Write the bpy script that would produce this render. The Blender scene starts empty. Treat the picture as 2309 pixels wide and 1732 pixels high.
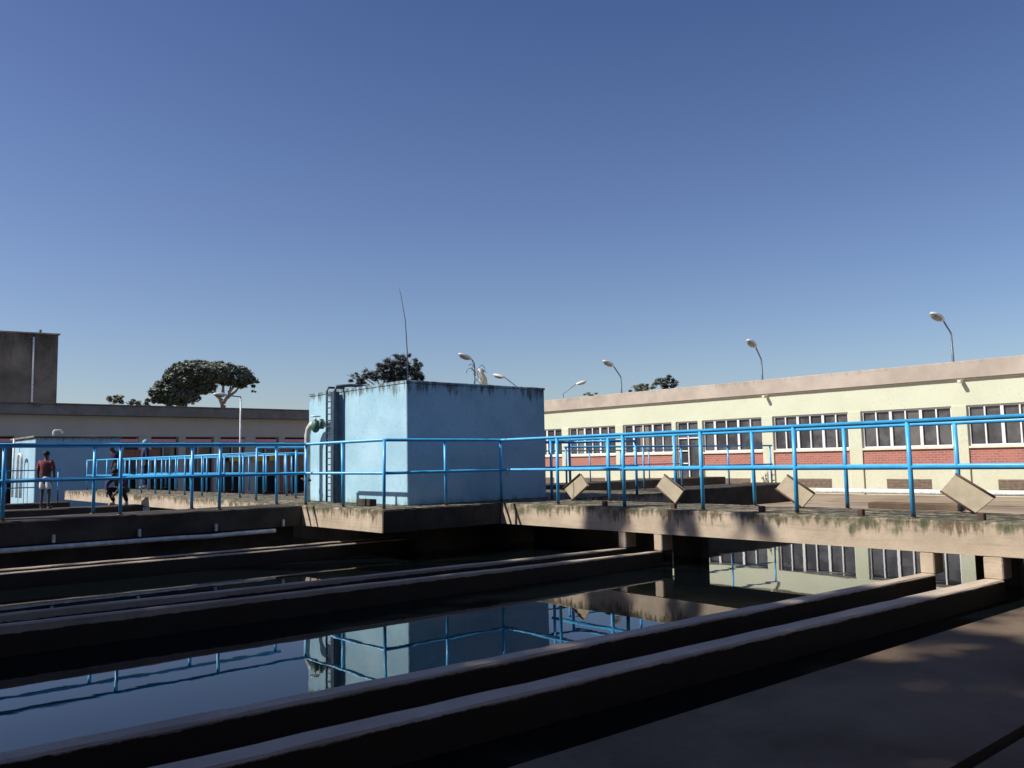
import bpy, bmesh, math, random
from mathutils import Vector, Matrix
R=math.radians
random.seed(7)
sc=bpy.context.scene
C=sc.collection
# ---------------------------------------------------------------- camera
cam=bpy.data.objects.new('camera',bpy.data.cameras.new('camera')); C.objects.link(cam)
Fv=Vector((0.65773,0.74791,0.08958)); Rv=Vector((0.75191,-0.65900,-0.01878)); Uv=Vector((-0.04499,-0.07971,0.99580))
cam.matrix_world=Matrix(((Rv.x,Uv.x,-Fv.x,0),(Rv.y,Uv.y,-Fv.y,0),(Rv.z,Uv.z,-Fv.z,.743),(0,0,0,1)))
cam.data.sensor_width=36; cam.data.lens=29.70; cam.data.clip_start=.05; cam.data.clip_end=5000
sc.camera=cam
# ---------------------------------------------------------------- light
SUN_EL=R(45); SUN_A=R(28)       # sun stands towards (-cos a, sin a)
S=Vector((-math.cos(SUN_A)*math.cos(SUN_EL), math.sin(SUN_A)*math.cos(SUN_EL), math.sin(SUN_EL)))
w=bpy.data.worlds.new('World'); sc.world=w; w.use_nodes=True
nt=w.node_tree; bg=nt.nodes['Background']
sky=nt.nodes.new('ShaderNodeTexSky'); sky.sky_type='NISHITA'; sky.sun_disc=False
sky.sun_elevation=SUN_EL; sky.sun_rotation=math.atan2(S.x,S.y)
sky.altitude=600; sky.air_density=1.0; sky.dust_density=1.5; sky.ozone_density=6.0
tint=nt.nodes.new('ShaderNodeMix'); tint.data_type='RGBA'; tint.blend_type='MULTIPLY'; tint.inputs[0].default_value=1
tc=nt.nodes.new('ShaderNodeTexCoord'); sz=nt.nodes.new('ShaderNodeSeparateXYZ'); cr=nt.nodes.new('ShaderNodeValToRGB')
nt.links.new(tc.outputs['Generated'],sz.inputs[0]); nt.links.new(sz.outputs[2],cr.inputs[0]); nt.links.new(cr.outputs[0],tint.inputs[7])
e0,e1=cr.color_ramp.elements; e0.position=.04; e0.color=(1.34,1.18,1.06,1); e1.position=.55; e1.color=(.74,.74,.93,1)
em=cr.color_ramp.elements.new(.25); em.color=(1.12,1.00,1.04,1); nt.links.new(sky.outputs[0],tint.inputs[6]); nt.links.new(tint.outputs[2],bg.inputs[0]); bg.inputs[1].default_value=.084
sl=bpy.data.lights.new('sun','SUN'); sl.energy=4.8; sl.angle=R(.5); sl.color=(1,.94,.84)
so=bpy.data.objects.new('sun',sl); C.objects.link(so); so.rotation_euler=S.to_track_quat('Z','Y').to_euler()
sc.view_settings.view_transform='Standard'; sc.view_settings.look='None'; sc.view_settings.gamma=1; sc.view_settings.exposure=.35
# ---------------------------------------------------------------- materials
def newmat(name):
    m=bpy.data.materials.new(name); m.use_nodes=True
    n=m.node_tree.nodes; l=m.node_tree.links; return m,n,l,n['Principled BSDF']
def pos(n,l,scale=(1,1,1)):
    g=n.new('ShaderNodeNewGeometry'); mp=n.new('ShaderNodeMapping'); mp.inputs['Scale'].default_value=scale
    l.new(g.outputs['Position'],mp.inputs[0]); return mp.outputs[0]
def noise(n,l,vec,sc_,det=5,rough=.6):
    t=n.new('ShaderNodeTexNoise'); t.inputs['Scale'].default_value=sc_; t.inputs['Detail'].default_value=det; t.inputs['Roughness'].default_value=rough
    l.new(vec,t.inputs['Vector']); return t.outputs['Fac']
def ramp(n,l,f,a,b):
    r=n.new('ShaderNodeMapRange'); r.interpolation_type='SMOOTHSTEP'; r.inputs[1].default_value=a; r.inputs[2].default_value=b
    l.new(f,r.inputs[0]); return r.outputs[0]
def mix(n,l,f,a,b):
    x=n.new('ShaderNodeMix'); x.data_type='RGBA'
    if isinstance(f,float): x.inputs[0].default_value=f
    else: l.new(f,x.inputs[0])
    for i,c in ((6,a),(7,b)):
        if isinstance(c,tuple): x.inputs[i].default_value=(*c,1)
        else: l.new(c,x.inputs[i])
    return x.outputs[2]
def mth(n,l,op,a,b):
    x=n.new('ShaderNodeMath'); x.operation=op
    for i,c in ((0,a),(1,b)):
        if isinstance(c,(int,float)): x.inputs[i].default_value=c
        else: l.new(c,x.inputs[i])
    return x.outputs[0]
def bump(n,l,b,h,st,dist=.01):
    x=n.new('ShaderNodeBump'); x.inputs['Strength'].default_value=st; x.inputs['Distance'].default_value=dist
    l.new(h,x.inputs['Height']); l.new(x.outputs[0],b.inputs['Normal'])
def plain(name,col,rough=.6,metal=0,var=.15,sc_=8):
    m,n,l,b=newmat(name); p=pos(n,l)
    f=noise(n,l,p,sc_)
    dk=tuple(c*(1-var*2) for c in col); lt=tuple(min(1,c*(1+var)) for c in col)
    l.new(mix(n,l,ramp(n,l,f,.3,.7),dk,lt),b.inputs['Base Color'])
    b.inputs['Roughness'].default_value=rough; b.inputs['Metallic'].default_value=metal
    return m
def weathered(name,ca,cb,stains=(),rough=.85,bs=.35,sc_=1.6,grit=45,boards=0.):
    """stains: (colour, z level, depth, soft, from_top, freq, threshold)  runoff streaks, tide marks and dark side bands"""
    m,n,l,b=newmat(name); p=pos(n,l)
    col=mix(n,l,ramp(n,l,noise(n,l,p,sc_,8),.32,.68),ca,cb)
    fine=noise(n,l,p,grit,4)
    col=mix(n,l,mth(n,l,'MULTIPLY',ramp(n,l,fine,.55,.75),.45),col,tuple(c*.55 for c in ca))
    brd=ramp(n,l,noise(n,l,pos(n,l,(.8,.8,16)),1.2,4),.50,.66)
    col=mix(n,l,mth(n,l,'MULTIPLY',brd,boards),col,tuple(c*.6 for c in ca))
    sx=n.new('ShaderNodeSeparateXYZ'); g=n.new('ShaderNodeNewGeometry'); l.new(g.outputs['Position'],sx.inputs[0])
    for (sc_col,z0,depth,soft,top,freq,amt) in stains:
        v=pos(n,l,(freq,freq,freq*.09))
        d=noise(n,l,v,1.0,6,.7)
        big=noise(n,l,pos(n,l,(1,1,.3)),freq*.13,3)
        k=mth(n,l,'ADD',mth(n,l,'MULTIPLY',mth(n,l,'SUBTRACT',d,.5),6.5*depth),mth(n,l,'MULTIPLY',mth(n,l,'SUBTRACT',big,.5),4.0*depth))
        z=mth(n,l,'ADD',sx.outputs[2],k if top else mth(n,l,'MULTIPLY',k,-1))
        f=ramp(n,l,z,z0-depth,z0-depth+soft) if top else ramp(n,l,z,z0+depth,z0+depth-soft)
        f=mth(n,l,'MULTIPLY',f,amt-1.) if amt>1 else mth(n,l,'MULTIPLY',f,mth(n,l,'MULTIPLY',ramp(n,l,noise(n,l,p,7,5),.25,.6),amt))
        col=mix(n,l,f,col,sc_col)
    l.new(col,b.inputs['Base Color']); b.inputs['Roughness'].default_value=rough; b.inputs['Specular IOR Level'].default_value=.18
    bump(n,l,b,mth(n,l,'ADD',fine,mth(n,l,'MULTIPLY',noise(n,l,p,9,6),2.0)),bs,.008)
    return m
BROWN=(.13,.092,.062); BLACK=(.035,.032,.03); GREEN=(.07,.085,.045)
M={}
M['conc']=weathered('walkway concrete',(.40,.325,.245),(.53,.435,.33),[(BROWN,0,.12,.09,True,15,.95),(GREEN,0,.12,.10,True,4,.8),(BLACK,0.01,.03,.04,True,30,.7)],boards=.3)
M['concdark']=weathered('darker concrete',(.052,.043,.034),(.10,.085,.068),[(BLACK,0,.10,.2,True,8,.8)])
M['launder']=weathered('channel wall concrete',(.42,.345,.265),(.54,.45,.355),[((.034,.027,.018),-.612 if True else 0,.006,.012,False,9,1.96),(BLACK,-.80,.06,.12,False,6,.9)],bs=.6,boards=.2)  # side faces near black to just below the rim, tops left pale
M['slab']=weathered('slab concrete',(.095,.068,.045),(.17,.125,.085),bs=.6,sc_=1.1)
M['bluebox']=weathered('pale blue tank paint',(.30,.50,.61),(.42,.63,.74),[((.12,.13,.125),2.14,.17,.16,True,9,.95),((.20,.27,.20),0,.10,.16,False,7,.7)],rough=.6,bs=.15,sc_=.9,grit=18)
M['tankedge']=weathered('grimy tank rim',(.16,.14,.12),(.28,.26,.23))
def railmat():
    m,n,l,b=newmat('blue gloss rail paint'); p=pos(n,l)
    c=mix(n,l,ramp(n,l,noise(n,l,p,6,6),.35,.65),(.05,.37,.72),(.07,.45,.82))
    c=mix(n,l,mth(n,l,'MULTIPLY',ramp(n,l,noise(n,l,p,38,4),.68,.76),.6),c,(.12,.10,.09))
    g=n.new('ShaderNodeNewGeometry'); sx=n.new('ShaderNodeSeparateXYZ'); l.new(g.outputs['Position'],sx.inputs[0])
    zz=mth(n,l,'SUBTRACT',sx.outputs[2],mth(n,l,'MULTIPLY',noise(n,l,p,14,4),.12))
    c=mix(n,l,ramp(n,l,zz,.03,-.05),c,(.11,.065,.04))
    l.new(c,b.inputs['Base Color']); b.inputs['Roughness'].default_value=.38; bump(n,l,b,noise(n,l,p,60,3),.12,.003); return m
M['rail']=railmat()
def watermat():
    m,n,l,b=newmat('basin water'); p=pos(n,l)
    b.inputs['Base Color'].default_value=(.003,.005,.006,1); b.inputs['Roughness'].default_value=.012; b.inputs['IOR'].default_value=1.52
    v=pos(n,l,(1.6,.7,1)); h=mth(n,l,'ADD',noise(n,l,v,1.3,2,.4),mth(n,l,'MULTIPLY',noise(n,l,p,9,2,.5),.06))
    bump(n,l,b,h,.16,.008); return m
M['water']=watermat()
M['ground']=weathered('dry ground',(.20,.15,.105),(.34,.27,.20),bs=.4,sc_=.5)
M['cream']=weathered('cream wall paint',(.57,.59,.44),(.62,.64,.49),[((.45,.38,.27),-.79,.16,.25,False,3,.55),((.42,.39,.27),3.25,.16,.5,True,5,.5),((.50,.42,.30),.86,.22,.12,False,4,.22)],rough=.75,bs=.08,sc_=.6,grit=12)
M['parapet']=weathered('pink grey parapet render',(.39,.33,.275),(.50,.43,.365),[((.25,.21,.17),3.87,.16,.3,True,4,.55)],rough=.85,bs=.2,sc_=.8)
M['white']=plain('white window paint',(.80,.80,.79),.45,0,.03)
M['sill']=plain('cream sill',(.72,.66,.52),.7,0,.06)
M['vent']=plain('brown vent louvre',(.22,.165,.12),.8,0,.15)
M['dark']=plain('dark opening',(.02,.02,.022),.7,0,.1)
def glass():
    m,n,l,b=newmat('dark window glass'); p=pos(n,l)
    g=n.new('ShaderNodeNewGeometry'); sx=n.new('ShaderNodeSeparateXYZ'); l.new(g.outputs['Position'],sx.inputs[0])
    wn=n.new('ShaderNodeTexWhiteNoise'); wn.noise_dimensions='1D'; l.new(mth(n,l,'FLOOR',mth(n,l,'MULTIPLY',mth(n,l,'ADD',sx.outputs[0],sx.outputs[1]),1.9),0),wn.inputs['W'])
    c0=mix(n,l,ramp(n,l,noise(n,l,p,1.3,3),.4,.65),(.05,.05,.054),(.11,.11,.115))
    l.new(mix(n,l,ramp(n,l,wn.outputs[0],.78,.95),c0,(.21,.19,.16)),b.inputs['Base Color'])
    b.inputs['Roughness'].default_value=.12; b.inputs['IOR'].default_value=1.45; bump(n,l,b,noise(n,l,p,2.5,2),.05,.01); return m
M['glass']=glass()
def brick():
    m,n,l,b=newmat('red facing brick'); t=n.new('ShaderNodeTexBrick')
    g=n.new('ShaderNodeNewGeometry'); sx=n.new('ShaderNodeSeparateXYZ'); cb=n.new('ShaderNodeCombineXYZ')
    l.new(g.outputs['Position'],sx.inputs[0]); l.new(sx.outputs[1],cb.inputs[0]); l.new(sx.outputs[2],cb.inputs[1]); l.new(cb.outputs[0],t.inputs[0])
    t.inputs['Scale'].default_value=1; t.inputs['Brick Width'].default_value=.24; t.inputs['Row Height'].default_value=.086; t.inputs['Mortar Size'].default_value=.008
    t.inputs['Color1'].default_value=(.36,.135,.11,1); t.inputs['Color2'].default_value=(.27,.095,.075,1); t.inputs['Mortar'].default_value=(.45,.30,.25,1)
    p=pos(n,l); l.new(mix(n,l,ramp(n,l,noise(n,l,p,2,5),.4,.7),t.outputs[0],(.42,.17,.13)),b.inputs['Base Color'])
    b.inputs['Roughness'].default_value=.85; bump(n,l,b,t.outputs[1],-.3,.01); return m
M['brick']=brick()
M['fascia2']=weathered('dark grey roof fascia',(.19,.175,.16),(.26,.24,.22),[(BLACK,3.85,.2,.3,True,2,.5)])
M['beige2']=weathered('grey beige render',(.50,.455,.40),(.57,.52,.46),bs=.1,sc_=.4)
M['pink']=plain('salmon pink lintel',(.92,.36,.42),.6,0,.05)
M['yellow']=plain('yellow machine paint',(.75,.45,.03),.5)
M['orange']=plain('rust orange paint',(.34,.13,.07),.6)
M['tower']=weathered('streaked black tower concrete',(.09,.083,.075),(.19,.175,.155),[((.022,.021,.02),9.3,1.6,2.5,True,1.6,.9)],sc_=.5)
M['galv']=plain('galvanised steel',(.42,.43,.44),.45,.6)
M['greypipe']=plain('pale grey pipe paint',(.55,.55,.52),.5)
M['whitepipe']=plain('white pipe paint',(.72,.74,.72),.5)
M['valve']=plain('green valve paint',(.05,.13,.09),.5)
M['navy']=plain('navy ladder paint',(.04,.07,.11),.5)
M['lamppole']=plain('weathered blue grey pole',(.16,.21,.26),.5,.2)
M['lamphead']=plain('pale lamp housing',(.66,.66,.60),.45,.1,.06)
M['lampglass']=plain('lamp glass bowl',(.22,.26,.27),.15)
M['lid']=weathered('tan hatch plate',(.36,.31,.225),(.44,.38,.28),bs=.1,sc_=5)
M['rust']=plain('rusty angle iron',(.09,.05,.035),.8)
M['bark']=plain('pale bark',(.30,.26,.21),.9,0,.2,3)
M['barkdark']=plain('dark bark',(.10,.08,.065),.9,0,.2,3)
def leaf(name,a,b_):
    m,n,l,b=newmat(name); p=pos(n,l)
    l.new(mix(n,l,ramp(n,l,noise(n,l,p,1.7,5),.35,.65),a,b_),b.inputs['Base Color']); b.inputs['Roughness'].default_value=.6; return m
M['leaf']=leaf('grey green foliage',(.085,.105,.07),(.15,.17,.12))
M['leafdk']=leaf('dark purple green foliage',(.028,.036,.026),(.055,.06,.05))
M['leaflt']=leaf('pale dry foliage',(.10,.11,.07),(.17,.17,.12))
M['skin']=plain('dark brown skin',(.075,.042,.028),.55,0,.1)
M['hair']=plain('black hair',(.012,.011,.01),.8)
M['navycloth']=plain('navy overall cloth',(.02,.03,.09),.9)
M['purplecloth']=plain('dark purple cloth',(.035,.02,.06),.9)
M['blackcloth']=plain('black trousers cloth',(.015,.015,.017),.9)
M['capblue']=plain('light blue cap cloth',(.25,.50,.60),.8)
M['shoe']=plain('pale shoe',(.45,.40,.34),.8)
def plaid():
    m,n,l,b=newmat('red plaid shirt cloth'); p=pos(n,l,(1,1,1))
    w1=n.new('ShaderNodeTexWave'); w1.inputs['Scale'].default_value=7; w1.inputs['Distortion'].default_value=1; l.new(p,w1.inputs[0])
    w2=n.new('ShaderNodeTexWave'); w2.bands_direction='Z'; w2.inputs['Scale'].default_value=7; l.new(p,w2.inputs[0])
    c=mix(n,l,ramp(n,l,w1.outputs[1],.4,.6),(.25,.035,.045),(.07,.012,.02))
    l.new(mix(n,l,mth(n,l,'MULTIPLY',ramp(n,l,w2.outputs[1],.5,.7),.5),c,(.30,.10,.11)),b.inputs['Base Color']); b.inputs['Roughness'].default_value=.9; return m
M['plaid']=plaid()
def shorts():
    m,n,l,b=newmat('white striped shorts cloth'); w1=n.new('ShaderNodeTexWave'); w1.bands_direction='DIAGONAL'; w1.inputs['Scale'].default_value=3.2; w1.inputs['Distortion'].default_value=3
    l.new(pos(n,l),w1.inputs[0]); l.new(mix(n,l,ramp(n,l,w1.outputs[1],.68,.78),(.75,.75,.74),(.12,.12,.13)),b.inputs['Base Color']); b.inputs['Roughness'].default_value=.9; return m
M['shorts']=shorts()
# ---------------------------------------------------------------- helpers
class MB:
    def __init__(s): s.bm=bmesh.new()
    def box(s,x0,x1,y0,y1,z0,z1,bev=0):
        vs=[s.bm.verts.new((x,y,z)) for z in (z0,z1) for x,y in ((x0,y0),(x1,y0),(x1,y1),(x0,y1))]
        fs=[s.bm.faces.new([vs[i] for i in f]) for f in ((3,2,1,0),(4,5,6,7),(0,1,5,4),(1,2,6,5),(2,3,7,6),(3,0,4,7))]
        if bev:
            es={e for f in fs for e in f.edges}
            bmesh.ops.bevel(s.bm,geom=list(es),offset=bev,segments=1,affect='EDGES')
        return s
    def prism(s,pts,axis,a,b):
        def P(u,v,t): return {'x':(t,u,v),'y':(u,t,v),'z':(u,v,t)}[axis]
        A=[s.bm.verts.new(P(u,v,a)) for u,v in pts]; B=[s.bm.verts.new(P(u,v,b)) for u,v in pts]
        n=len(pts); s.bm.faces.new(A); s.bm.faces.new(B[::-1])
        for i in range(n): s.bm.faces.new((A[i],B[i],B[(i+1)%n],A[(i+1)%n]))
        bmesh.ops.recalc_face_normals(s.bm,faces=s.bm.faces[:]); return s
    def tube(s,path,r,seg=10,cap=True):
        path=[Vector(p) for p in path]; rs=r if isinstance(r,(list,tuple)) else [r]*len(path); rings=[]
        up=None
        for i,p in enumerate(path):
            a=path[max(i-1,0)]; c=path[min(i+1,len(path)-1)]; d=(c-a).normalized()
            if up is None:
                up=Vector((0,0,1)) if abs(d.z)<.9 else Vector((1,0,0))
            x=d.cross(up).normalized(); y=x.cross(d).normalized(); up=y
            rings.append([s.bm.verts.new(p+(x*math.cos(t)+y*math.sin(t))*rs[i]) for t in [2*math.pi*k/seg for k in range(seg)]])
        for A,B in zip(rings,rings[1:]):
            for k in range(seg):
                f=s.bm.faces.new((A[k],A[(k+1)%seg],B[(k+1)%seg],B[k])); f.smooth=True
        if cap: s.bm.faces.new(rings[0][::-1]); s.bm.faces.new(rings[-1])
        return s
    def ell(s,c,r,m=None,seg=16,rings=10,zmin=-1):
        res=bmesh.ops.create_uvsphere(s.bm,u_segments=seg,v_segments=rings,radius=1)
        for v in res['verts']:
            q=Vector((v.co.x*r[0],v.co.y*r[1],max(v.co.z,zmin)*r[2]))
            if m: q=m@q
            v.co=q+Vector(c)
        for f in {f for v in res['verts'] for f in v.link_faces}: f.smooth=True
        return s
    def sweep(s,p0,p1,w,z0,z1,n=40,jit=.006,ch=.012,rise=0):
        """wall or beam from p0 to p1 (its near-left edge line), width w to the left, slightly uneven arrises"""
        p0=Vector(p0);p1=Vector(p1); d=(p1-p0).normalized(); nrm=Vector((-d.y,d.x)); rings=[]
        for i in range(n+1):
            c=p0.lerp(p1,i/n); j=lambda:random.uniform(-jit,jit)
            if i==0: zb=z1
            z1=zb+rise*(1-i/n)
            e=ch+abs(j())
            prof=[(0+j()*.5,z0),(0+j()*.5,z1-e),(e,z1+j()*.4),(w-e,z1+j()*.4),(w+j()*.5,z1-e),(w+j()*.5,z0)]
            rings.append([s.bm.verts.new((c.x+nrm.x*u,c.y+nrm.y*u,z)) for u,z in prof])
        for A,B in zip(rings,rings[1:]):
            for k in range(6): s.bm.faces.new((A[k],A[(k+1)%6],B[(k+1)%6],B[k]))
        s.bm.faces.new(rings[0]); s.bm.faces.new(rings[-1][::-1])
        bmesh.ops.recalc_face_normals(s.bm,faces=s.bm.faces[:]); return s
    def build(s,name,mat,parent=None,label=None):
        me=bpy.data.meshes.new(name); s.bm.to_mesh(me); s.bm.free(); me.materials.append(M[mat] if isinstance(mat,str) else mat)
        o=bpy.data.objects.new(name,me); C.objects.link(o)
        if parent:
            o.parent=parent; o.matrix_parent_inverse=Matrix() if parent.parent else Matrix.Translation(parent.location).inverted()
        if label: o['label']=label
        return o
def tag(o,label,cat=None,group=None,kind=None):
    o['label']=label
    if cat: o['category']=cat
    if group: o['group']=group
    if kind: o['kind']=kind
    return o
def struct(o,label=None):
    o['kind']='structure'
    if label: o['label']=label
    return o
def thing(name,label,cat,loc=(0,0,0),group=None):
    o=bpy.data.objects.new(name,None); o.location=loc; o.empty_display_size=.2; C.objects.link(o); return tag(o,label,cat,group)
def copy_thing(root,delta,label):
    r=root.copy(); C.objects.link(r); r.location=Vector(root.location)+Vector(delta); r['label']=label
    for ch in list(root.children):
        c=ch.copy(); C.objects.link(c); c.parent=r
        for g in list(ch.children):
            d=g.copy(); C.objects.link(d); d.parent=c
    return r
# ---------------------------------------------------------------- ground and water
WZ=-.80
o=MB().box(-1500,1500,-1500,1500,-1.6,-1.5).build('ground','ground'); struct(o,'dry ground around the treatment works')
o=MB().box(-12,19.4,-12,34,WZ-.04,WZ).build('water','water'); struct(o,'still dark water in the settling basins')
b=MB(); b.box(19.4,31.3,-12,34,-1.2,-.79); b.box(31.0,60,-12,60,-1.2,-.82)
o=b.build('pavement','ground'); struct(o,'sandy paved apron along the foot of the cream building')
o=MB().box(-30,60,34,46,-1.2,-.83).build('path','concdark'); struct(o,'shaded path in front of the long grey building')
# ---------------------------------------------------------------- walkways (raised concrete)
b=MB()
b.sweep((9.65,-8),(9.65,11.40),.001,-.353,0,1) if False else None
def deck(name,label,x0,x1,y0,y1,z0,z1,mat='conc',n=60,axis='y'):
    b=MB()
    if axis=='y': b.sweep((x1,y0),(x1,y1),x1-x0,z0,z1,n,.010,.014)
    else: b.sweep((x0,y0),(x1,y0),y1-y0,z0,z1,n,.010,.014)
    return struct(b.build(name,mat),label)
deck('walkway','weathered concrete walkway beam carrying the long right railing',9.65,11.13,-9,11.33,-.353,0)
deck('walkway','concrete corner platform below the pale blue tank',7.24,14.5,11.362,17.2,-.353,0.002)
deck('walkway','dark front edge of the corner platform',7.241,9.648,11.325,11.359,-.353,0.0,'concdark',30,'x')  # thin facing strip, much darker than the platform it covers
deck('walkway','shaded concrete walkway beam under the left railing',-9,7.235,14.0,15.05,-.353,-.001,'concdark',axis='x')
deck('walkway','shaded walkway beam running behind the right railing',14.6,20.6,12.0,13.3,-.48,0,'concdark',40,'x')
deck('walkway','sunlit concrete walkway beam beyond the people',7.55,9.4,17.25,31.5,-.30,.0)
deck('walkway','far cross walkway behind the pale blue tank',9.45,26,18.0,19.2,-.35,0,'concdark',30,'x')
# ledge the people stand on
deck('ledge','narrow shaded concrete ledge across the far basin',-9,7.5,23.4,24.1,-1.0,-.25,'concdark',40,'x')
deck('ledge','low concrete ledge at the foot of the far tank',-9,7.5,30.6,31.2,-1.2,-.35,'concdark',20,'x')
# kerb slots along the walkway edge
# small raised curb strip on the walkway back edge
deck('kerb','low kerb along the basin rim by the cream building',18.9,19.4,-9,11.9,-1.2,-.60,'conc',40)
def basin_wall(label,x0,x1,y0,y1,z1=-.356):
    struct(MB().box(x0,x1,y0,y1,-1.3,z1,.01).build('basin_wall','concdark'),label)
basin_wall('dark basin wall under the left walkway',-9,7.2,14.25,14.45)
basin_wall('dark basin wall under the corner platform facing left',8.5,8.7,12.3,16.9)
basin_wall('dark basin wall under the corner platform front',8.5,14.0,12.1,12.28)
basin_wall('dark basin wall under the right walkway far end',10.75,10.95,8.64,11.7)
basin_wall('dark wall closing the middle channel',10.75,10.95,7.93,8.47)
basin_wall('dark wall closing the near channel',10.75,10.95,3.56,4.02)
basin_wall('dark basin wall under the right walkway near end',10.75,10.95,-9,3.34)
# foreground slabs
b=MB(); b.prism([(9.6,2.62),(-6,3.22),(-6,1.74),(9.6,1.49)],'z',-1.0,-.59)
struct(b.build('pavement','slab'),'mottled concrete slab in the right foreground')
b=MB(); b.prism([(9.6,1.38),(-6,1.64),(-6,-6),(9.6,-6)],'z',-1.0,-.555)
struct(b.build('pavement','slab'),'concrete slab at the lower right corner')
# ---------------------------------------------------------------- launders (pairs of channel walls with columns)
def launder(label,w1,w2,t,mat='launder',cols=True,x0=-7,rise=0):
    r=thing('channel',label,'water channel',(9.65,w1[0],-1.2),'concrete launder channels in the basin')
    for wi,(yr,yl) in enumerate((w1,w2)):
        if wi and t>.15: t=.155
        sl=(yl-yr)/(9.65-1.9)
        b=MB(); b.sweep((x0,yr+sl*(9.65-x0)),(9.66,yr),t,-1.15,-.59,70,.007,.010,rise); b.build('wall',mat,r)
        if cols: b=MB(); b.box(9.655,9.90,yr,yr+max(t,.15),-.592,-.350,.012); b.build('column','conc',r)
    return r
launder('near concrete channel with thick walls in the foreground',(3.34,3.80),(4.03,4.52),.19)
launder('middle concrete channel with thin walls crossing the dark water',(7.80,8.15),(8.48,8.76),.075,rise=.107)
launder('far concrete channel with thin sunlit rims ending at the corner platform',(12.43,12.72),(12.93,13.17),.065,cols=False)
# pipe under left walkway with outlet stubs
r=thing('long_pipe','pale pipe running along the foot of the left walkway beam','pipe',(2.5,13.9,-.405))
path=[(-8,13.9,-.405)]+[(x,13.9,-.405-.012*math.exp(-((x-5.5)/.35)**2)) for x in [2,4,4.8,5.1,5.3,5.5,5.8,6.2,6.68]]
MB().tube(path,.037,12).build('pipe_run','whitepipe',r)
for x in (-1.6,-.4,.8,2.0,3.214,4.429,5.652,6.856):
    MB().box(x-.02,x+.02,13.93,13.985,-.345,-.225,.006).build('bracket','whitepipe',r)
# ---------------------------------------------------------------- railings
def railing(name,label,pts,posts,H=1.1,mid=.572,z=0.,r=.027,cat='railing',leanseed=0):
    """pts: polyline (x,y) of the rails, posts: list of (x,y)"""
    rt=thing('railing',label,cat,(pts[0][0],pts[0][1],z),'blue pipe railings on the walkways')
    rnd=random.Random(leanseed)
    MB().tube([(x,y,z+H) for x,y in refine(pts)],r,10).build('top_rail','rail',rt)
    MB().tube([(x,y,z+mid) for x,y in refine(pts)],r*.95,10).build('mid_rail','rail',rt)
    for (x,y) in posts:
        dx,dy=rnd.uniform(-.012,.012),rnd.uniform(-.012,.012)
        b=MB(); b.tube([(x+dx,y+dy,z-.0),(x,y,z+H-.01)],r,10); b.tube([(x+dx,y+dy,z-.002),(x+dx,y+dy,z+.012)],r*2.0,12)
        b.build('post','rail',rt)
    return rt
def refine(pts):
    out=[]
    for i,(a,b) in enumerate(zip(pts,pts[1:])):
        a=Vector(a);b=Vector(b); L=(b-a).length; e=min(.05,L*.3)
        out.append(tuple(a) if i==0 else tuple(a+(b-a)*(e/L)))
        if i<len(pts)-2: out.append(tuple(b-(b-a)*(e/L)))
        else: out.append(tuple(b))
    return out
sA=1.602; sD=1.439
pp=[(7.376-sA*k,14.1) for k in range(1,9)]+[(7.376,14.1),(7.376,12.814),(7.376,11.498),(8.578,11.498),(9.814,11.498)]+[(9.814,11.498-sD*k) for k in range(1,12)]
railing('railing','near blue railing stepping round the corner of the pale blue tank and along the right',
  [(-6,14.1),(7.376,14.1),(7.376,11.498),(9.814,11.498),(9.814,-5)],pp,leanseed=1)
railing('railing','blue railing along the far edge of the right walkway',[(11.0,11.5),(11.0,-5)],[(11.0,11.44-sD*k) for k in range(0,12)],H=1.1,leanseed=2)
railing('railing','blue railing along the far edge of the left walkway',[(-6,14.95),(7.3,14.95)],[(4.02,14.95),(5.62,14.95),(7.2,14.95),(2.42,14.95),(.8,14.95),(-.8,14.95)],leanseed=3)
railing('railing','short blue railing just behind the start of the right walkway',[(11.45,12.2),(12.4,12.2),(12.4,11.3),(13.3,11.3)],[(11.45,12.2),(12.25,12.2),(12.4,11.3),(13.25,11.3)],leanseed=4,H=1.08) 
railing('railing','thin dark blue railing on the shaded beam in front of the cream building',[(12.9,13.0),(20.4,12.6)],[(12.95,13.0),(14.25,12.95),(15.4,12.9),(16.7,12.8),(18.5,12.7),(20.3,12.6)],H=1.0,mid=.5,r=.022,leanseed=5)
railing('railing','far blue railing beside the people, nearer edge of the far walkway',[(8.1,31),(8.1,17.6)],[(8.1,31-1.12*k) for k in range(0,12)],H=1.0,mid=.5,r=.022,leanseed=6)
railing('railing','far blue railing beside the people, farther edge of the far walkway',[(9.2,31),(9.2,18.1)],[(9.2,30.6-1.2*k) for k in range(0,11)],H=1.0,mid=.5,r=.022,leanseed=7)
railing('railing','blue railing crossing behind the left railing close to the pale blue tank',[(7.7,16.9),(13.5,16.9)],[(7.7,16.9),(8.6,16.9),(9.5,16.9),(11,16.9),(12.5,16.9)],H=1.1,mid=.55,r=.024,leanseed=8)
railing('railing','far blue railing along the near side of the cross walkway',[(9.5,19.1),(25,19.1)],[(9.6+1.5*k,19.1) for k in range(0,10)],H=1.0,mid=.5,r=.022,leanseed=9)
railing('railing','pale thin railing on the ledge in front of the far blue tank',[(-4,30.9),(7.3,30.9)],[(7.2-1.5*k,30.9) for k in range(0,7)],z=-.35,H=1.05,mid=.5,r=.02,leanseed=10)
railing('railing','farthest blue railing beyond the far walkway, before the grey building',[(10.6,33),(10.6,19.3)],[(10.6,33-1.15*k) for k in range(0,12)],H=1.0,mid=.5,r=.022,leanseed=11)
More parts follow.
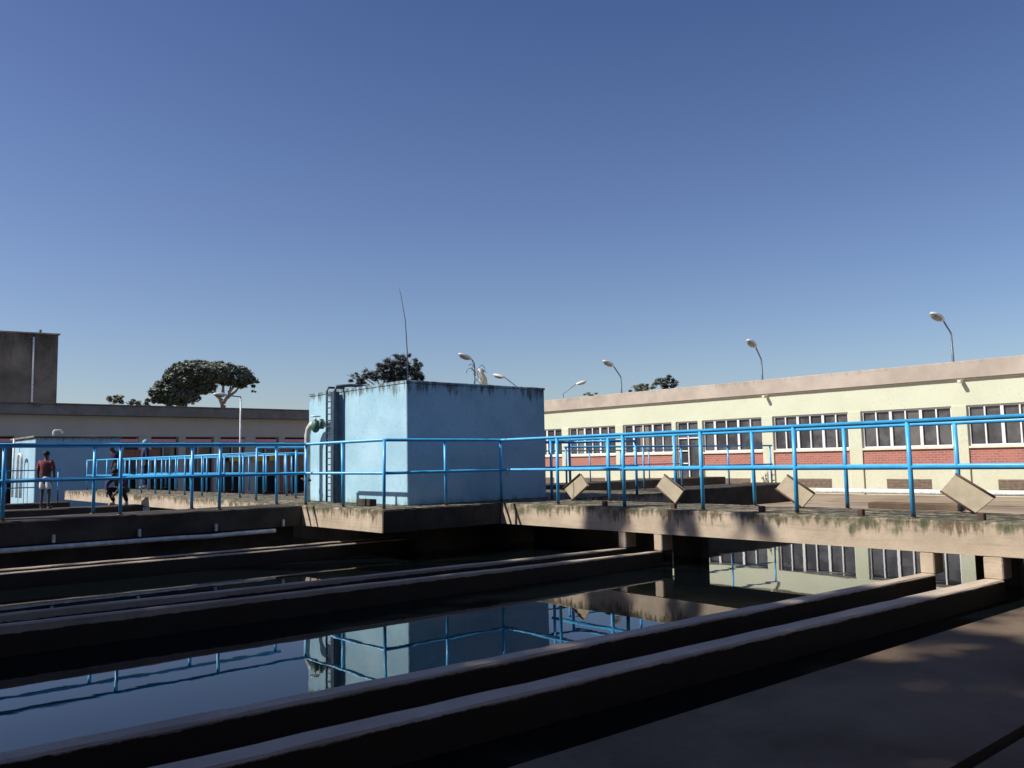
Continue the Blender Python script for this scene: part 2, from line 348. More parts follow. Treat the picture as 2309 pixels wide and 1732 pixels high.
# stub pieces beside posts on the walkway kerb
for i,y in enumerate((9.1,7.75,6.3,4.95,3.6)):
    ordn=['farthest','second farthest','middle','second nearest','nearest'][i]
    tag(MB().box(9.86,9.93,y-.035,y+.035,-.004,.075,.006).build('steel_stub','rust'),ordn+' small rusty steel stub on the edge of the right walkway','stub','rusty stubs on the right walkway edge')
# ---------------------------------------------------------------- hatch plates
def hatch(label,x,yz,flip,lean=.10):
    # yz: top, right, bottom, left corners (y,z)
    r=thing('hatch_plate',label,'plate',(x,yz[2][0],0),'tilted hatch plates on the right walkway')
    zc=sum(p[1] for p in yz)/4
    def P(p,d): return (x+d+(p[1]-zc)*lean,p[0],p[1])
    b=MB(); A=[b.bm.verts.new(P(p,0)) for p in yz]; B=[b.bm.verts.new(P(p,.035)) for p in yz]
    b.bm.faces.new(A); b.bm.faces.new(B[::-1])
    for i in range(4): b.bm.faces.new((A[i],B[i],B[(i+1)%4],A[(i+1)%4]))
    bmesh.ops.recalc_face_normals(b.bm,faces=b.bm.faces[:]); b.build('plate','lid',r)
    for i in ((0,2) if not flip else (3,1)):
        MB().tube([P(yz[i],-.012),P(yz[(i+1)%4],-.012)],.013,6).build('edge_angle','rust',r)
    return r
hatch('nearest tilted tan hatch plate leaning beside a blue post on the right walkway',10.9,[(4.235,.478),(3.80,.20),(4.03,.006),(4.42,.262)],False)
hatch('tilted tan hatch plate, second nearest on the right walkway',10.9,[(6.515,.46),(6.10,.21),(6.29,.006),(6.70,.262)],False)
hatch('small tilted hatch plate near the middle of the right walkway',10.9,[(8.72,.464),(8.33,.22),(8.5,.006),(8.88,.27)],False)
hatch('farthest tilted hatch plate leaning the other way near the blue tank',10.9,[(10.62,.475),(10.42,.262),(10.78,.006),(11.02,.22)],True)
# ---------------------------------------------------------------- blue tank
t=thing('water_tank','large pale blue rectangular concrete tank with streaked rim','tank',(8.18,12.04,0))
b=MB(); b.box(8.18,11.43,12.04,15.54,.002,2.10,.012); b.build('body','bluebox',t)
b=MB(); b.sweep((8.17,12.03),(11.44,12.03),3.52,2.10,2.145,40,.006,.008); b.build('roof_slab','bluebox',t)
lad=MB(); lad.tube([(8.02,14.22,.02),(8.02,14.22,2.1),(8.05,14.2,2.2),(8.3,14.1,2.22),(8.9,14.1,2.2),(8.9,14.1,2.14)],.03,8)
L=lad.build('ladder','navy',t)
MB().tube([(8.02,14.52,.02),(8.02,14.52,2.13),(8.06,14.52,2.2),(8.4,14.52,2.2),(8.4,14.52,2.14)],.022,8).build('stile','navy',L)
MB().box(8.0,8.14,14.24,14.34,.01,2.10,.004).build('back_plate','navy',L)
for k in range(17): MB().tube([(8.02,14.22,.12+k*.12),(8.02,14.53,.12+k*.12)],.012,6).build('rung','navy',L)
P_=MB(); P_.tube([(7.95,15.16,0.0),(7.95,15.16,1.30),(7.955,15.12,1.42),(7.965,15.03,1.50),(7.975,14.92,1.52),(8.185,14.60,1.50)],.06,14)
pp_=P_.build('inlet_pipe','greypipe',t)
MB().ell((7.965,14.86,1.47),(.085,.10,.13)).build('valve','valve',pp_)
b=MB(); b.tube([(7.965,14.86,1.56),(7.965,14.86,1.66)],.015,8); b.tube([(7.965+.085*math.cos(a),14.86+.085*math.sin(a),1.66) for a in [2*math.pi*k/16 for k in range(17)]],.014,6,False)
for a in (0,math.pi/2): b.tube([(7.965-.085*math.cos(a),14.86-.085*math.sin(a),1.66),(7.965+.085*math.cos(a),14.86+.085*math.sin(a),1.66)],.01,6)
b.build('handwheel','whitepipe',pp_)
MB().tube([(8.03,14.79,1.51),(8.07,14.75,1.51)],.10,14).build('flange','valve',pp_)
MB().tube([(7.95,15.16,.40),(7.95,15.16,.44)],.075,12).build('pipe_clamp','rust',pp_)
MB().tube([(7.95,15.16,.42),(7.85,15.23,.46)],.02,8).build('tap','rust',pp_)
o=MB().tube([(8.26,12.12,2.13),(8.26,12.13,2.6),(8.25,12.17,3.2),(8.22,12.27,3.7),(8.18,12.42,4.05)],[.012,.011,.009,.006,.004],6).build('antenna','lamppole')
tag(o,'thin bent antenna rod on the near corner of the blue tank roof','antenna')
tag(MB().box(7.72,7.86,12.5,12.95,.004,.12,.01).build('concrete_block','concdark'),'low grey concrete block on the ledge below the blue tank','block')
# far blue tank
t=thing('water_tank','far small blue tank behind the man in the plaid shirt','tank',(7.15,34,-.1))
b=MB(); b.box(7.15,10.04,34,37.8,-.9,1.86,.02); 
m2=weathered('far tank blue paint',(.33,.50,.60),(.38,.56,.67),[((.10,.11,.11),1.9,.13,.2,True,7,.9)],rough=.6,bs=.1,sc_=.9,grit=14)
b.build('body',m2,t)
MB().box(7.08,10.1,33.93,37.85,1.862,1.93,.012).build('roof_slab','tankedge',t)
MB().tube([(7.86,34.6,1.93),(7.86,34.6,2.10),(7.90,34.6,2.15),(8.12,34.6,2.15),(8.16,34.6,2.12),(8.16,34.6,2.03)],.035,8).build('vent_pipe','whitepipe',t)
MB().tube([(6.95,35.7,-.3),(6.95,35.7,1.1),(6.95,35.62,1.25),(6.95,35.4,1.3),(6.95,35.15,1.25),(6.95,35.1,1.1),(6.95,35.1,-.3)],.05,8).build('loop_pipe','whitepipe',t)
MB().tube([(6.98,36.6,-.3),(6.98,36.6,1.9)],.04,8).build('down_pipe','whitepipe',t)
# ---------------------------------------------------------------- right building
X=31.
B=thing('building','long cream single storey building with brick panels under its windows','building',(X,12,-.79))
YL=40.0; YR=-7.0
b=MB(); b.box(X,X+14,YR,YL,2.327,3.23); b.box(X+.20,X+14,YR,YL,-.80,2.325); b.build('wall','cream',B)
b=MB(); b.sweep((X-.12,YL+.2),(X-.12,YR),.14,3.27,3.864,80,.006,.015); b.box(X+.021,X+14,YR,YL,3.232,3.70)
b.build('parapet','parapet',B)
b=MB(); b.box(X-.05,X-.004,YR,YL,3.205,3.262); b.build('gutter','sill',B)
pillars=[]; bays=[]
six,five=3.765,3.30
ys=[-7.05,-3.28,.485,4.25,8.015,11.78,15.55,19.30]   # pillar centres, six pane bays between
for a,c in zip(ys,ys[1:]): bays.append((a,c,6))
bays.append((19.30,22.66,5)); bays.append((22.66,24.11,2)); bays.append((24.11,27.41,5)); bays.append((27.41,31.13,6)); bays.append((31.13,34.6,5)); bays.append((34.6,38.3,6))
pcs=ys+[22.66,24.11,27.41,31.13,34.6,38.3]
for y in pcs:
    b=MB(); b.box(X-.04,X+.22,y-.25 if y!=24.11 and y!=22.66 else y-.12,y+.25 if y!=24.11 and y!=22.66 else y+.12,-.80,2.325,.008); b.build('pillar','cream',B)
for i,(a,c,n) in enumerate(bays):
    hw=lambda y:.12 if y in(22.66,24.11) else .25
    y0=a+hw(a)+.004; y1=c-hw(c)-.004
    door=n==2
    if not door:
        MB().box(X+.03,X+.198,y0,y1,-.80,.305).build('plinth_wall','cream',B)
        MB().box(X+.015,X+.197,y0,y1,.307,.850).build('brick_panel','brick',B)
        MB().box(X-.05,X+.197,y0,y1,.853,.930,.006).build('sill','sill',B)
        ym=(y0+y1)/2
        V=MB(); V.box(X+.028-.01,X+.05,ym-.80,ym+.80,-.55,-.21)
        v=V.build('vent','vent',B)
        lv=MB()
        for k in range(6): lv.box(X+.004,X+.017,ym-.78,ym+.78,-.535+k*.054,-.535+k*.054+.026)
        lv.build('louvre','vent',v)
    zb=.935 if not door else -.75
    W=MB(); 
    th=.045
    W.box(X+.06,X+.12,y0,y1,2.262,2.322); W.box(X+.06,X+.12,y0,y1,zb,zb+.055)
    W.box(X+.06,X+.12,y0,y0+.06,zb+.058,2.26); W.box(X+.06,X+.12,y1-.06,y1,zb+.058,2.26)
    pw=(y1-y0)/n
    for k in range(1,n):
        t2=.05 if k%2==0 else .024
        if n==5: t2=.05 if k in(2,4) else .024
        W.box(X+.055,X+.115,y0+k*pw-t2,y0+k*pw+t2,zb+.058,2.26)
    if door:
        for zz in (1.55,.98,.42): W.box(X+.062,X+.112,y0+pw+.06,y1-.062,zz,zz+.05)
        W.box(X+.062,X+.112,y0+.062,y0+pw-.06,1.55,1.60)
    f=W.build('window' if not door else 'door','white',B,None if not door else 'white glazed double door between the windows')
    g=MB(); 
    for k in range(n): g.box(X+.13,X+.14,y0+k*pw+.002,y0+(k+1)*pw-.002,zb+.01,2.30)
    g.build('pane','glass',f)
# small things on the facade
MB().box(X-.30,X-.05,19.2,19.32,3.10,3.2,.01).build('bracket','sill',B)
MB().box(X-.30,X-.05,11.55,11.67,3.10,3.2,.01).build('bracket','sill',B)
# pale pipe at foot of the building
tag(MB().tube([(25.5,-6,-.42),(25.5,9.0,-.42),(25.5,14.2,-.42)],.075,10).build('long_pipe','whitepipe'),'long pale pipe lying low along the foot of the cream building','pipe')
tag(MB().box(23.2,23.7,9,11.4,-.80,-.62,.02).build('kerb_block','slab'),'low concrete kerb block in front of the cream building','kerb')
# ---------------------------------------------------------------- lamps
def lamp(label,base,top,head,z0,group='lamps on bent arms',polemat='lamppole',hl=.72):
    r=thing('street_lamp',label,'lamp',(base[0],base[1],z0),group)
    MB().tube([(base[0],base[1],z0),(top[0],top[1],top[2])],[.055,.04],10).build('pole',polemat,r)
    h=Vector(head); tp=Vector(top); d=(h-tp).normalized()
    hd=Vector((d.x,d.y,d.z*.45)).normalized()
    MB().tube([tp,tp+Vector((0,0,.06)),h-hd*hl*.55,h-hd*hl*.4],.030,8).build('arm','lamppole',r)
    q=hd.to_track_quat('X','Z').to_matrix()
    H=MB().ell(h,(hl*.52,.17,.12),q,18,10,-.25).build('lamp_head','lamphead',r)
    MB().ell(h-q@Vector((-.04,0,.035)),(hl*.40,.145,.10),q,16,8).build('lamp_glass','lampglass',r)
    return r
lamp('street lamp at the right end above the cream building',(31.3,11.97),(31.3,12.0,4.88),(30.55,12.13,5.45),3.0)
lamp('street lamp above the cream building, second from the right',(31.3,19.62),(31.3,19.65,4.72),(30.5,19.56,5.37),3.0)
lamp('street lamp above the cream building, third from the right',(31.3,27.45),(31.3,27.5,4.66),(30.5,27.56,5.32),3.0)
lamp('smallest street lamp leaning right above the cream building near the blue tank',(39,39.3),(39,39.3,4.95),(39.9,38.5,5.7),3.0)
lamp('street lamp peeping over the right end of the blue tank roof',(31.3,35.1),(31.3,35.1,4.7),(30.7,36.0,5.45),3.0)
lamp('pole lamp with white lower pole in front of the grey building',(18.22,42.),(18.23,42.,4.2),(17.15,42.0,4.33),-.83,polemat='whitepipe')
lamp('large lamp over the middle of the blue tank roof',(24.12,30),(24.1,30.,5.10),(23.62,30.05,5.46),-.83)
r=thing('signal_mast','yellow topped mast with tangled wires behind the blue tank','mast',(24.35,29.6,-.83))
MB().tube([(24.35,29.6,-.83),(24.35,29.6,4.0)],.05,8).build('pole','lamppole',r)
MB().tube([(24.35,29.6,3.9),(24.3,29.6,4.45),(24.15,29.6,4.75),(24.05,29.6,4.9)],[.20,.17,.10,.05],12).build('cone','yellowpale' if 'yellowpale' in M else 'sill',r)
b=MB(); rnd=random.Random(3)
for k in range(9):
    c=Vector((23.95+rnd.uniform(-.25,.45),29.6+rnd.uniform(-.1,.1),4.75+rnd.uniform(-.25,.3))); rr=rnd.uniform(.07,.16); a0=rnd.uniform(0,6)
    b.tube([(c.x+rr*math.cos(a0+t*.5),c.y+.03*t,c.z+rr*math.sin(a0+t*.5)*1.2) for t in range(10)],.016,5)
for (p,q_) in (((23.9,29.6,4.9),(23.75,29.6,4.2)),((23.75,29.6,4.5),(24.15,29.6,4.2)),((24.05,29.6,4.55),(23.7,29.6,4.1)),((24.1,29.6,4.9),(24.5,29.6,4.75))): b.tube([p,q_],.014,5)
b.build('wire','lamppole',r)
# ---------------------------------------------------------------- left long grey building
Y=45.
G=thing('building','long low grey building in shade with dark openings at the back left','building',(10,Y,-.83))
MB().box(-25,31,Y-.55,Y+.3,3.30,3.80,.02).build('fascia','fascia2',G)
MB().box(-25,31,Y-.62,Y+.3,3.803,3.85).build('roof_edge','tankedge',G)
b=MB(); b.box(-25,31,Y,Y+.3,2.30,3.298); b.box(-25,31,Y+.9,Y+10,-.85,3.79); b.build('wall','beige2',G)
xs=[-25+k*1.88 for k in range(30)]
rnd=random.Random(5)
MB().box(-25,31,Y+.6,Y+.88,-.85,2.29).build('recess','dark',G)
for i,(a,c) in enumerate(zip(xs,xs[1:])):
    wdt=rnd.choice((.18,.25,.3))
    MB().box(a-wdt,a+wdt,Y+.02,Y+.4,-.85,2.298).build('pillar','beige2',G)
    MB().box(a+wdt+.01,c-.32,Y+.03,Y+.22,2.0,2.17).build('lintel','pink',G)
    f=MB(); x0=a+wdt+.01; x1=c-.32
    f.box(x0,x1,Y+.12,Y+.2,.15,.25); f.box((x0+x1)/2-.03,(x0+x1)/2+.03,Y+.12,Y+.2,.252,1.97)
    if i%3==0: f.box(x0,x0+.05,Y+.12,Y+.2,.252,1.97)
    fo=f.build('window','galv' if i%2 else 'beige2',G); MB().box(x0,x1,Y+.24,Y+.26,.2,1.97).build('pane','glass',fo)
MB().box(21.9,22.5,Y-.02,Y+.05,-.8,1.9).build('door','orange',G,'rust orange door at the right end')
for (xa,xb) in ((18.9,19.6),(20.2,20.9),(21.2,21.5)): MB().box(xa,xb,Y-.08,Y-.02,.95,1.35,.02).build('panel','yellow',G)
MB().box(13.35,15.2,Y-.06,Y-.02,1.15,1.62,.02).build('panel','orange',G)
# tower block far left
T=thing('tower','black streaked concrete block rising behind the grey building','tower',(5,62,-1.5))
MB().prism([(-14,-1.5),(13.75,-1.5),(13.75,9.35),(-14,8.6)],'y',60,74).build('wall','tower',T)
MB().tube([(12.33,59.93,-1),(12.33,59.93,9.1)],.06,8).build('down_pipe','whitepipe',T)
MB().prism([(-14.1,8.60),(13.85,9.36),(13.85,9.44),(-14.1,8.68)],'y',59.9,74.1).build('coping','tankedge',T)
MB().tube([(12.9,61,9.3),(12.9,61,9.75)],[.06,.1],8).build('roof_vent','tankedge',T)
# ---------------------------------------------------------------- trees
def leaves(blobs,n,size,seed,long=1.0,thick=None):
    rnd=random.Random(seed); vs=[];fs=[]
    tot=sum(b[3]*b[4]*b[5] for b in blobs)
    for (cx,cy,cz,rx,ry,rz) in blobs:
        k=int(n*rx*ry*rz/tot)+40
        # clumps
        cl=[]
        for _ in range(max(6,k//55)):
            while True:
                p=Vector([rnd.uniform(-1,1) for _ in range(3)])
                if .25<p.length<1: break
            p*=(.75+.35*rnd.random())/max(p.length,.6)*p.length**.4
            cl.append((p,rnd.uniform(.12,.28)))
        for _ in range(k):
            p,rr=rnd.choice(cl); q=p+Vector([rnd.gauss(0,rr*.55) for _ in range(3)])
            if q.length>1.12: q*=1.12/q.length*rnd.uniform(.85,1)
            c=Vector((cx+q.x*rx,cy+q.y*ry,cz+q.z*rz))
            d=Vector([rnd.gauss(0,1) for _ in range(3)]).normalized(); e=d.orthogonal().normalized()
            s1=size*rnd.uniform(.6,1.3)*long; s2=size*rnd.uniform(.35,.7)/long**.5
            i=len(vs); vs+= [c-d*s1,c+e*s2,c+d*s1,c-e*s2]; fs.append((i,i+1,i+2,i+3))
    return vs,fs
def tree(name,label,cat,base,trunk,limbs,blobs,n,size,leafm,barkm='bark',seed=1,long=1.0,group=None,kind=None):
    r=thing(name,label,cat,base,group)
    b=MB(); b.tube(trunk[0],trunk[1],10)
    for pts,rad in limbs: b.tube(pts,[rad*(1-.75*i/(len(pts)-1)) for i in range(len(pts))],7)
    b.build('trunk',barkm,r)
    vs,fs=leaves(blobs,n,size,seed,long); me=bpy.data.meshes.new('crown'); me.from_pydata(vs,[],fs); me.materials.append(M[leafm])
    o=bpy.data.objects.new('crown',me); C.objects.link(o); o.parent=r; o.matrix_parent_inverse=Matrix.Translation(r.location).inverted()
    return r
def px(u,v): return 32.7+(u-340)*.0535, 13.44-(v-811)*.0520   # helper scale for the far tree's own proportions
def blobsL(lst,y,ry): 
    out=[]
    for (u,v,ru,rv) in lst:
        x,z=px(u,v); out.append((x,y,z,ru*.0535,ry*ru*.0535,rv*.052))
    return out
bl=blobsL([(452,842,62,26),(405,858,38,30),(378,886,32,28),(352,902,18,14),(400,900,42,20),(524,846,44,24),(545,866,22,12),(560,856,22,14),(572,872,8,10),(440,866,40,16),(495,830,30,16),(422,838,36,22),(445,874,34,20),(480,856,42,16),(362,893,26,20)],100,.8)
lb=[]
for (u0,v0,u1,v1) in ((497,915,470,868),(500,910,520,862),(505,900,545,862),(497,905,450,870),(498,890,492,850),(512,885,530,850),(430,915,425,870),(430,905,400,870)):
    a=px(u0,v0); c=px(u1,v1); m_=((a[0]+c[0])/2+.3,(a[1]+c[1])/2)
    lb.append(([(a[0],100,a[1]),(m_[0],100.3,m_[1]),(c[0],100.5,c[1])],.22))
x,z=px(499,915)
tree('umbrella_tree','wide domed umbrella tree behind the grey building','tree',(x,100,-1.5),([(x,100,-1.5),(x-.2,100,5),(x,100,z)],[.5,.38,.3]),lb,bl,42000,.20,'leaf',seed=11)
x2=28.9
tree('bush_tree','low pale feathery tree top left of the umbrella tree','tree',(29.4,100,-1.5),([(29.4,100,-1.5),(29.4,100,7.6)],[.25,.1]),[([(29.4,100,6),(28.6,100,8.4)],.1)],[(29.6,100,7.9,1.3,1.2,.95),(28.7,100,8.0,.8,.8,.7)],700,.20,'leaflt',seed=12)
tree('bush_tree','second low pale feathery tree top beside the umbrella tree','tree',(31.9,101,-1.5),([(31.9,101,-1.5),(31.9,101,7.6)],[.25,.1]),[([(31.9,101,6),(32.4,101,8.2)],.1)],[(31.9,101,8.0,1.1,1,.75),(33,101,8.0,.7,.7,.6)],600,.20,'leaflt',seed=13)
# spiky tree behind the tank (y 90)
def pb(u,v): return 52.42+(u-782)*.0657, 14.851-(v-792)*.0605
bs=[]
for (u,v,ru,rv) in ((812,862,24,10),(845,848,28,16),(872,836,30,22),(895,820,28,24),(905,850,40,26),(930,838,22,32),(918,808,18,14),(800,850,9,6),(945,862,12,8)):
    x,z=pb(u,v); bs.append((x,90,z,ru*.0657,ru*.055,rv*.0605))
lb=[]
for (u,v) in ((800,842),(782,848),(820,830),(878,802),(908,794),(930,805),(950,855),(940,820),(850,828)):
    x,z=pb(u,v); lb.append(([(58.5,90,8.5),((58.5+x)/2,90,(8.5+z)/2+.4),(x,90,z)],.10))
tree('spiky_tree','dark jagged tree crown rising behind the blue tank','tree',(58.5,90,-1.5),([(58.5,90,-1.5),(58.5,90,9)],[.5,.3]),lb,bs,9000,.17,'leafdk','barkdark',21,1.8)
# trees beyond the right building (x 70)
def pr_(u,v): return 60.58-(u-1415)*.060, 9.148-(v-848)*.046
bs=[]
for (u,v,ru,rv) in ((1440,872,22,9),(1465,866,16,9),(1500,866,20,14),(1506,855,9,9),(1520,868,10,9)):
    y_,z=pr_(u,v); bs.append((70,y_,z,ru*.055,ru*.06,rv*.05))
y_,z=pr_(1505,870)
tree('conifer','small dark pointed tree top over the cream building roof','tree',(70,y_,-1.5),([(70,y_,-1.5),(70,y_,z)],[.4,.15]),[([(70,y_,z-1),(70,y_,z+.9)],.08)],bs[2:],900,.16,'leafdk','barkdark',31,1.5)
y_,z=pr_(1450,870)
tree('conifer','low rounded tree top left of the pointed one over the cream roof','tree',(70,y_,-1.5),([(70,y_,-1.5),(70,y_,z)],[.4,.15]),[([(70,y_,z-1),(70,y_-.5,z+.4)],.08)],bs[:2],700,.16,'leaf','barkdark',32,1.3)
y_=66.2
tree('conifer','tiny tree top between two lamps over the cream roof','tree',(70,y_,-1.5),([(70,y_,-1.5),(70,y_,8)],[.3,.1]),[([(70,y_,7),(70,y_,8.1)],.08)],[(70,y_,8.0,.5,1.0,.25)],200,.14,'leaf','barkdark',33,1.3)
# weeds at the foot of the cream building
def weed(label,x,y,z,h,seed):
    rnd=random.Random(seed); r=thing('weed',label,'plant',(x,y,z),'weeds by the cream building'); b=MB(); l_=MB()
    for k in range(7):
        a=rnd.uniform(0,6.28); e=Vector((math.cos(a),math.sin(a),0))*rnd.uniform(.1,.3)*h; tp=Vector((x,y,z))+e+Vector((0,0,h*rnd.uniform(.6,1)))
        b.tube([(x,y,z),tuple((Vector((x,y,z))+tp)/2+e*.1),tuple(tp)],.008,5)
        for j in range(8):
            c=Vector((x,y,z)).lerp(tp,.3+.09*j); d=Vector([rnd.gauss(0,1) for _ in range(3)]).normalized(); o_=d.orthogonal()
            vs=[l_.bm.verts.new(c+d*.07*s1+o_.normalized()*.03*s2) for s1,s2 in ((0,0),(.6,1),(1.3,0),(.6,-1))]; l_.bm.faces.new(vs)
    b.build('stem','barkdark',r); l_.build('leaves','leaf',r)
weed('small weed growing at the right end of the shaded beam',20.7,12.9,0-.5,.85,41)
weed('low weed at the foot of the cream wall beside the pale pipe',25.8,14.9,-.79,.45,42)
weed('tuft of weed at the foot of the cream wall near the brick panel',27.8,17.6,-.79,.35,43)
# ---------------------------------------------------------------- people
def skinmesh(name,mat,verts,edges,radii,parent=None,sub=2):
    me=bpy.data.meshes.new(name); me.from_pydata(verts,edges,[]); o=bpy.data.objects.new(name,me); C.objects.link(o)
    md=o.modifiers.new('s','SKIN'); md.use_smooth_shade=True
    for i,v in enumerate(me.skin_vertices[0].data):
        v.radius=(radii[i] if isinstance(radii[i],tuple) else (radii[i],radii[i])); v.use_root=(i==0)
    s_=o.modifiers.new('d','SUBSURF'); s_.levels=sub; s_.render_levels=sub
    dg=bpy.context.evaluated_depsgraph_get(); m3=bpy.data.meshes.new_from_object(o.evaluated_get(dg)); o.modifiers.clear(); o.data=m3; m3.materials.clear(); m3.materials.append(M[mat])
    if parent: o.parent=parent; o.matrix_parent_inverse=Matrix.Translation(parent.location).inverted()
    return o
def person(label,loc,yaw,H,pose,top,bottom,legs_bare=False,headgear='hair',shoe='shoe'):
    k=H/1.72; r=thing('person',label,'person',loc)
    J={'pel':(0,0,.93),'wst':(0,.0,1.08),'chs':(0,.0,1.30),'nk':(0,0,1.47),'hd0':(0,.01,1.56),'hd1':(0,.015,1.63),'hd2':(0,.0,1.70),'nose':(0,.115,1.60)}
    for s,n in ((-1,'L'),(1,'R')):
        J['sh'+n]=(s*.18,0,1.41); J['el'+n]=(s*.235,-.02,1.13); J['wr'+n]=(s*.25,.05,.90); J['hp'+n]=(s*.095,0,.90); J['kn'+n]=(s*.105,.02,.50); J['an'+n]=(s*.11,-.02,.09); J['to'+n]=(s*.13,.15,.035); J['pm'+n]=(s*.253,.07,.82)
    J.update(pose)
    Rz=Matrix.Rotation(yaw,3,'Z'); W=lambda p:Rz@(Vector(p)*k)+Vector(loc)
    names=['pel','wst','chs','nk','hd0','hd1','hd2']; vs=[W(J[n]) for n in names]; ed=[(i,i+1) for i in range(6)]
    rd=[(.135,.105),(.13,.095),(.165,.105),(.055,.058),(.075,.085),(.085,.10),(.055,.065)]
    def add(p,rr,par): vs.append(W(p)); rd.append(rr); ed.append((par,len(vs)-1)); return len(vs)-1
    add(J['nose'],(.014,.016),4)
    for s,n in ((-1,'L'),(1,'R')):
        a=add(J['sh'+n],.058,2); a=add(J['el'+n],.042,a); a=add(J['wr'+n],.028,a); p=add(J['pm'+n],(.040,.02),a)
        fw=(Vector(J['pm'+n])-Vector(J['wr'+n])).normalized(); side=fw.cross(Vector((s,0,.01))).normalized()
        for q in range(4):
            f0=Vector(J['pm'+n])+side*(q-1.5)*.02+fw*.03; L_=(.065,.075,.07,.055)[q]
            j=add(f0,.010,p); j=add(f0+fw*L_*.55+Vector((-s,0,0))*.006,.009,j); add(f0+fw*L_+Vector((-s,0,0))*.025,.008,j)
        t0=Vector(J['wr'+n]).lerp(Vector(J['pm'+n]),.45)+side*-.035; j=add(t0,.011,a); add(t0+fw*.05-side*.02,.009,j)
        a=add(J['hp'+n],.085,0); a=add(J['kn'+n],.055,a); c=add(J['an'+n],.038,a); add(J['to'+n],(.04,.028),c)
    rd=[(x[0]*k,x[1]*k) if isinstance(x,tuple) else x*k for x in rd]
    skinmesh('body','skin',vs,ed,rd,r,1)
    # shirt
    vs=[W(J['wst'])-Vector((0,0,.07*k)),W(J['wst']),W(J['chs']),W(Vector(J['chs']).lerp(Vector(J['nk']),.6))]; ed=[(0,1),(1,2),(2,3)]; rd=[(.155,.125),(.15,.115),(.185,.125),(.10,.085)]
    for n in 'LR':
        vs.append(W(J['sh'+n])); rd.append(.078); ed.append((2,len(vs)-1)); vs.append(W(J['el'+n])); rd.append(.064); ed.append((len(vs)-2,len(vs)-1))
        if not legs_bare: vs.append(W(Vector(J['el'+n]).lerp(Vector(J['wr'+n]),.85))); rd.append(.045); ed.append((len(vs)-2,len(vs)-1))
    skinmesh('shirt',top,vs,ed,[(x[0]*k,x[1]*k) if isinstance(x,tuple) else x*k for x in rd],r,2)
    vs=[W(J['pel'])+Vector((0,0,.06*k)),W(J['pel'])]; ed=[(0,1)]; rd=[(.15,.12),(.155,.125)]
    for n in 'LR':
        vs.append(W(J['hp'+n])); rd.append(.105); ed.append((1,len(vs)-1))
        if legs_bare:
            vs.append(W(Vector(J['hp'+n]).lerp(Vector(J['kn'+n]),.85))); rd.append(.10); ed.append((len(vs)-2,len(vs)-1))
        else:
            vs.append(W(J['kn'+n])); rd.append(.075); ed.append((len(vs)-2,len(vs)-1)); vs.append(W(Vector(J['an'+n])+Vector((0,0,.03)))); rd.append(.06); ed.append((len(vs)-2,len(vs)-1))
    skinmesh('shorts' if legs_bare else 'trousers',bottom,vs,ed,[(x[0]*k,x[1]*k) if isinstance(x,tuple) else x*k for x in rd],r,2)
    hc=W(Vector(J['hd1'])+Vector((0,-.015,.025))); h=MB(); h.ell(hc,(.094*k,.108*k,.105*k),Rz,14,10,-.35)
    if headgear=='cap': h.box(hc.x-.01,hc.x+.01,hc.y-.01,hc.y+.01,hc.z,hc.z+.115*k)
    h.build('hair' if headgear=='hair' else 'cap','hair' if headgear=='hair' else 'capblue',r)
    for n in 'LR':
        a=W(J['an'+n]); t_=W(J['to'+n]); s_=MB(); s_.tube([a+Vector((0,0,-.03*k)),a.lerp(t_,.5)+Vector((0,0,-.02*k)),t_],[.048*k,.046*k,.03*k],8); s_.build('shoe',shoe,r)
    return r
YW=-.72
person('man seen from behind in a red plaid shirt and white striped shorts on the ledge',(5.25,23.75,-.25),YW,1.42,{'elR':(.26,-.02,1.14),'wrR':(.20,.12,.98),'pmR':(.17,.17,.93)},'plaid','shorts',True,shoe='skin')
person('person in dark purple clothes leaning on the far railing',(8.75,29.9,0),YW+2.6,1.55,{'chs':(0,.12,1.28),'nk':(0,.2,1.42),'hd0':(0,.24,1.5),'hd1':(0,.25,1.57),'hd2':(0,.25,1.64),'nose':(0,.36,1.54),'shL':(-.18,.14,1.37),'shR':(.18,.14,1.37)},'purplecloth','blackcloth')
person('person in navy overalls with a light blue cap behind the far railing',(9.85,30.6,0),YW+2.2,1.66,{},'navycloth','navycloth',headgear='cap')
crouch={'pel':(0,-.05,.42),'wst':(0,.02,.55),'chs':(0,.18,.72),'nk':(0,.30,.84),'hd0':(0,.36,.90),'hd1':(0,.39,.96),'hd2':(0,.38,1.03),'nose':(0,.49,.90),
 'shL':(-.18,.20,.80),'shR':(.18,.20,.80),'elL':(-.27,.38,.60),'elR':(.27,.38,.60),'wrL':(-.16,.48,.40),'wrR':(.16,.48,.40),'pmL':(-.13,.52,.33),'pmR':(.13,.52,.33),
 'hpL':(-.10,-.03,.42),'hpR':(.10,-.03,.42),'knL':(-.24,.34,.48),'knR':(.24,.34,.48),'anL':(-.22,.10,.08),'anR':(.22,.10,.08),'toL':(-.26,.27,.035),'toR':(.26,.27,.035)}
person('person in dark clothes crouching with knees apart on the ledge by the sunlit beam',(7.1,23.75,-.25),YW+2.9,1.55,crouch,'purplecloth','blackcloth')
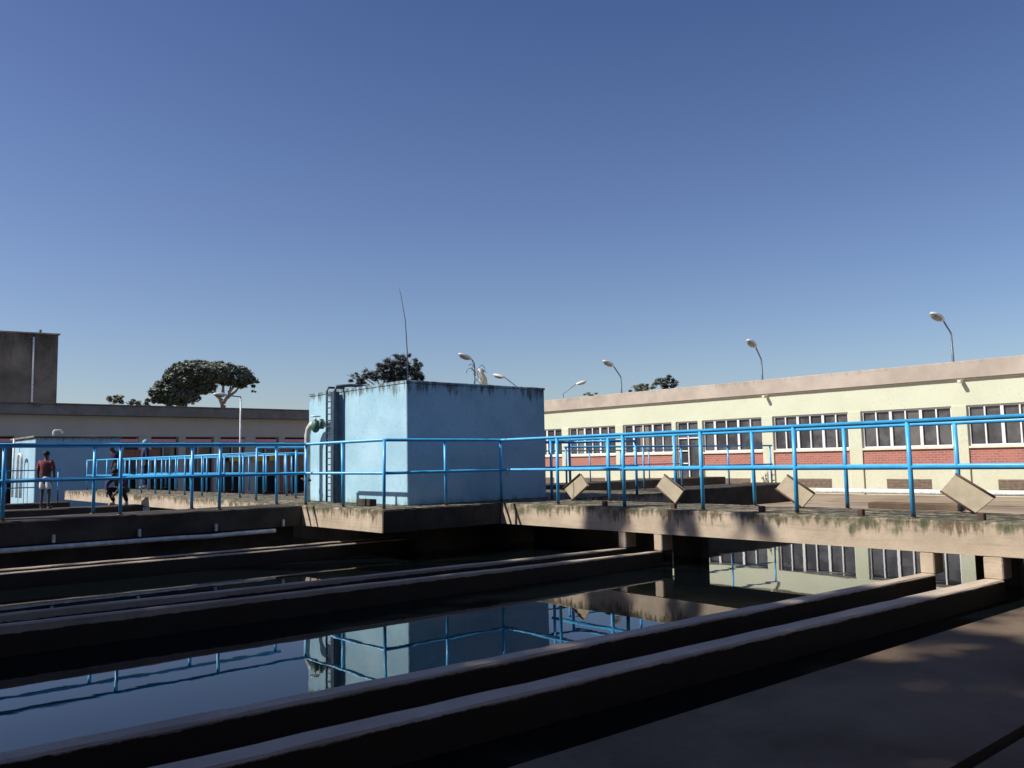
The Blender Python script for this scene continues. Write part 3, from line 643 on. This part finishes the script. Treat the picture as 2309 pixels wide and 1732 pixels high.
# ---------------------------------------------------------------- added block and gum trees, unseen off to the left, placed to throw the shade
Hh=thing('shade_block','plain rendered block added beside the viewpoint to cast shade','building',(-9,4,-1.5))
MB().box(-6.4,-3.2,-10,14.3,-1.5,5.6).build('wall','beige2',Hh)
MB().box(-6.6,-3.0,-10.2,14.5,5.602,5.8,.02).build('roof','fascia2',Hh)
f=MB().box(-3.199,-3.14,2,3,-.55,1.5).build('door','navy',Hh); MB().tube([(-3.14,2.9,.5),(-3.10,2.9,.5),(-3.10,2.8,.5)],.012,6).build('handle','galv',f)
def bigtree(label,x,y,h,blobs,seed,n=2500,size=.16):
    lb=[([(x,y,h*.5),(x+(bx-x)*.5,y+(by-y)*.5,(h*.5+bz)/2+.5),(bx,by,bz)],.12) for bx,by,bz,_,_,_ in blobs]
    return tree('gum_tree',label,'tree',(x,y,-1.5),([(x,y,-1.5),(x+.1,y,h*.3),(x,y+.1,h*.8)],[.35,.28,.12]),lb,blobs,n,size,'leaf','bark',seed,1.6,'gum trees beside the shade block')
bigtree('tall slender gum tree past the corner of the shade block',-2.4,17.2,13,[(-1.6,14.85,12.5,.30,.34,1.1),(-1.6,13.45,12.6,.2,.22,.5),(-1.6,12.2,12.8,.2,.3,.3)],51,1500,.11)
bigtree('broad gum tree behind the near end of the shade block',-8.6,8.6,15,[(-8.6,8.2,12.6,2.0,2.3,2.2),(-8.2,7.0,10.8,1.6,1.8,1.6),(-8.6,9.4,15.6,1.4,1.1,1.2),(-8.6,8.4,14.6,1.3,1.3,1.2),(-8.4,9.4,14.2,1.5,1.9,1.3)],52,6500)
bigtree('broad gum tree behind the middle of the shade block',-8.5,12.2,15.5,[(-8.5,12.2,13.0,2.1,2.2,2.2),(-8.5,12.0,16.3,1.6,1.5,1.4),(-8.7,10.8,15.0,1.3,1.3,1.2),(-8.0,11.0,11.0,1.5,1.8,1.5),(-8.2,13.2,14.8,1.4,1.6,1.0)],53,6500)
bigtree('broad gum tree behind the far end of the shade block',-8.3,15.6,14.5,[(-8.3,15.4,12.4,1.8,1.5,2.0),(-8.2,14.6,10.2,1.3,1.4,1.3),(-8.3,16.2,15.0,1.4,1.1,1.3),(-8.3,17.2,17.0,1.2,1.0,1.2)],54,7500)

Fh=thing('sky_blocker','long dark block added behind the viewpoint to cut sky light','building',(12,-8,-1.5))  # unseen; added behind the camera to hold back sky fill
MB().box(-3.1,34,-12,-3.3,-1.5,5.2).build('wall',weathered('dark render',(.10,.085,.07),(.15,.13,.105)),Fh)
MB().box(-2.9,34.2,-12.2,-3.1,5.202,5.4,.02).build('roof','fascia2',Fh)
MB().box(2,3,-3.299,-3.25,-.55,1.5).build('door','navy',Fh)
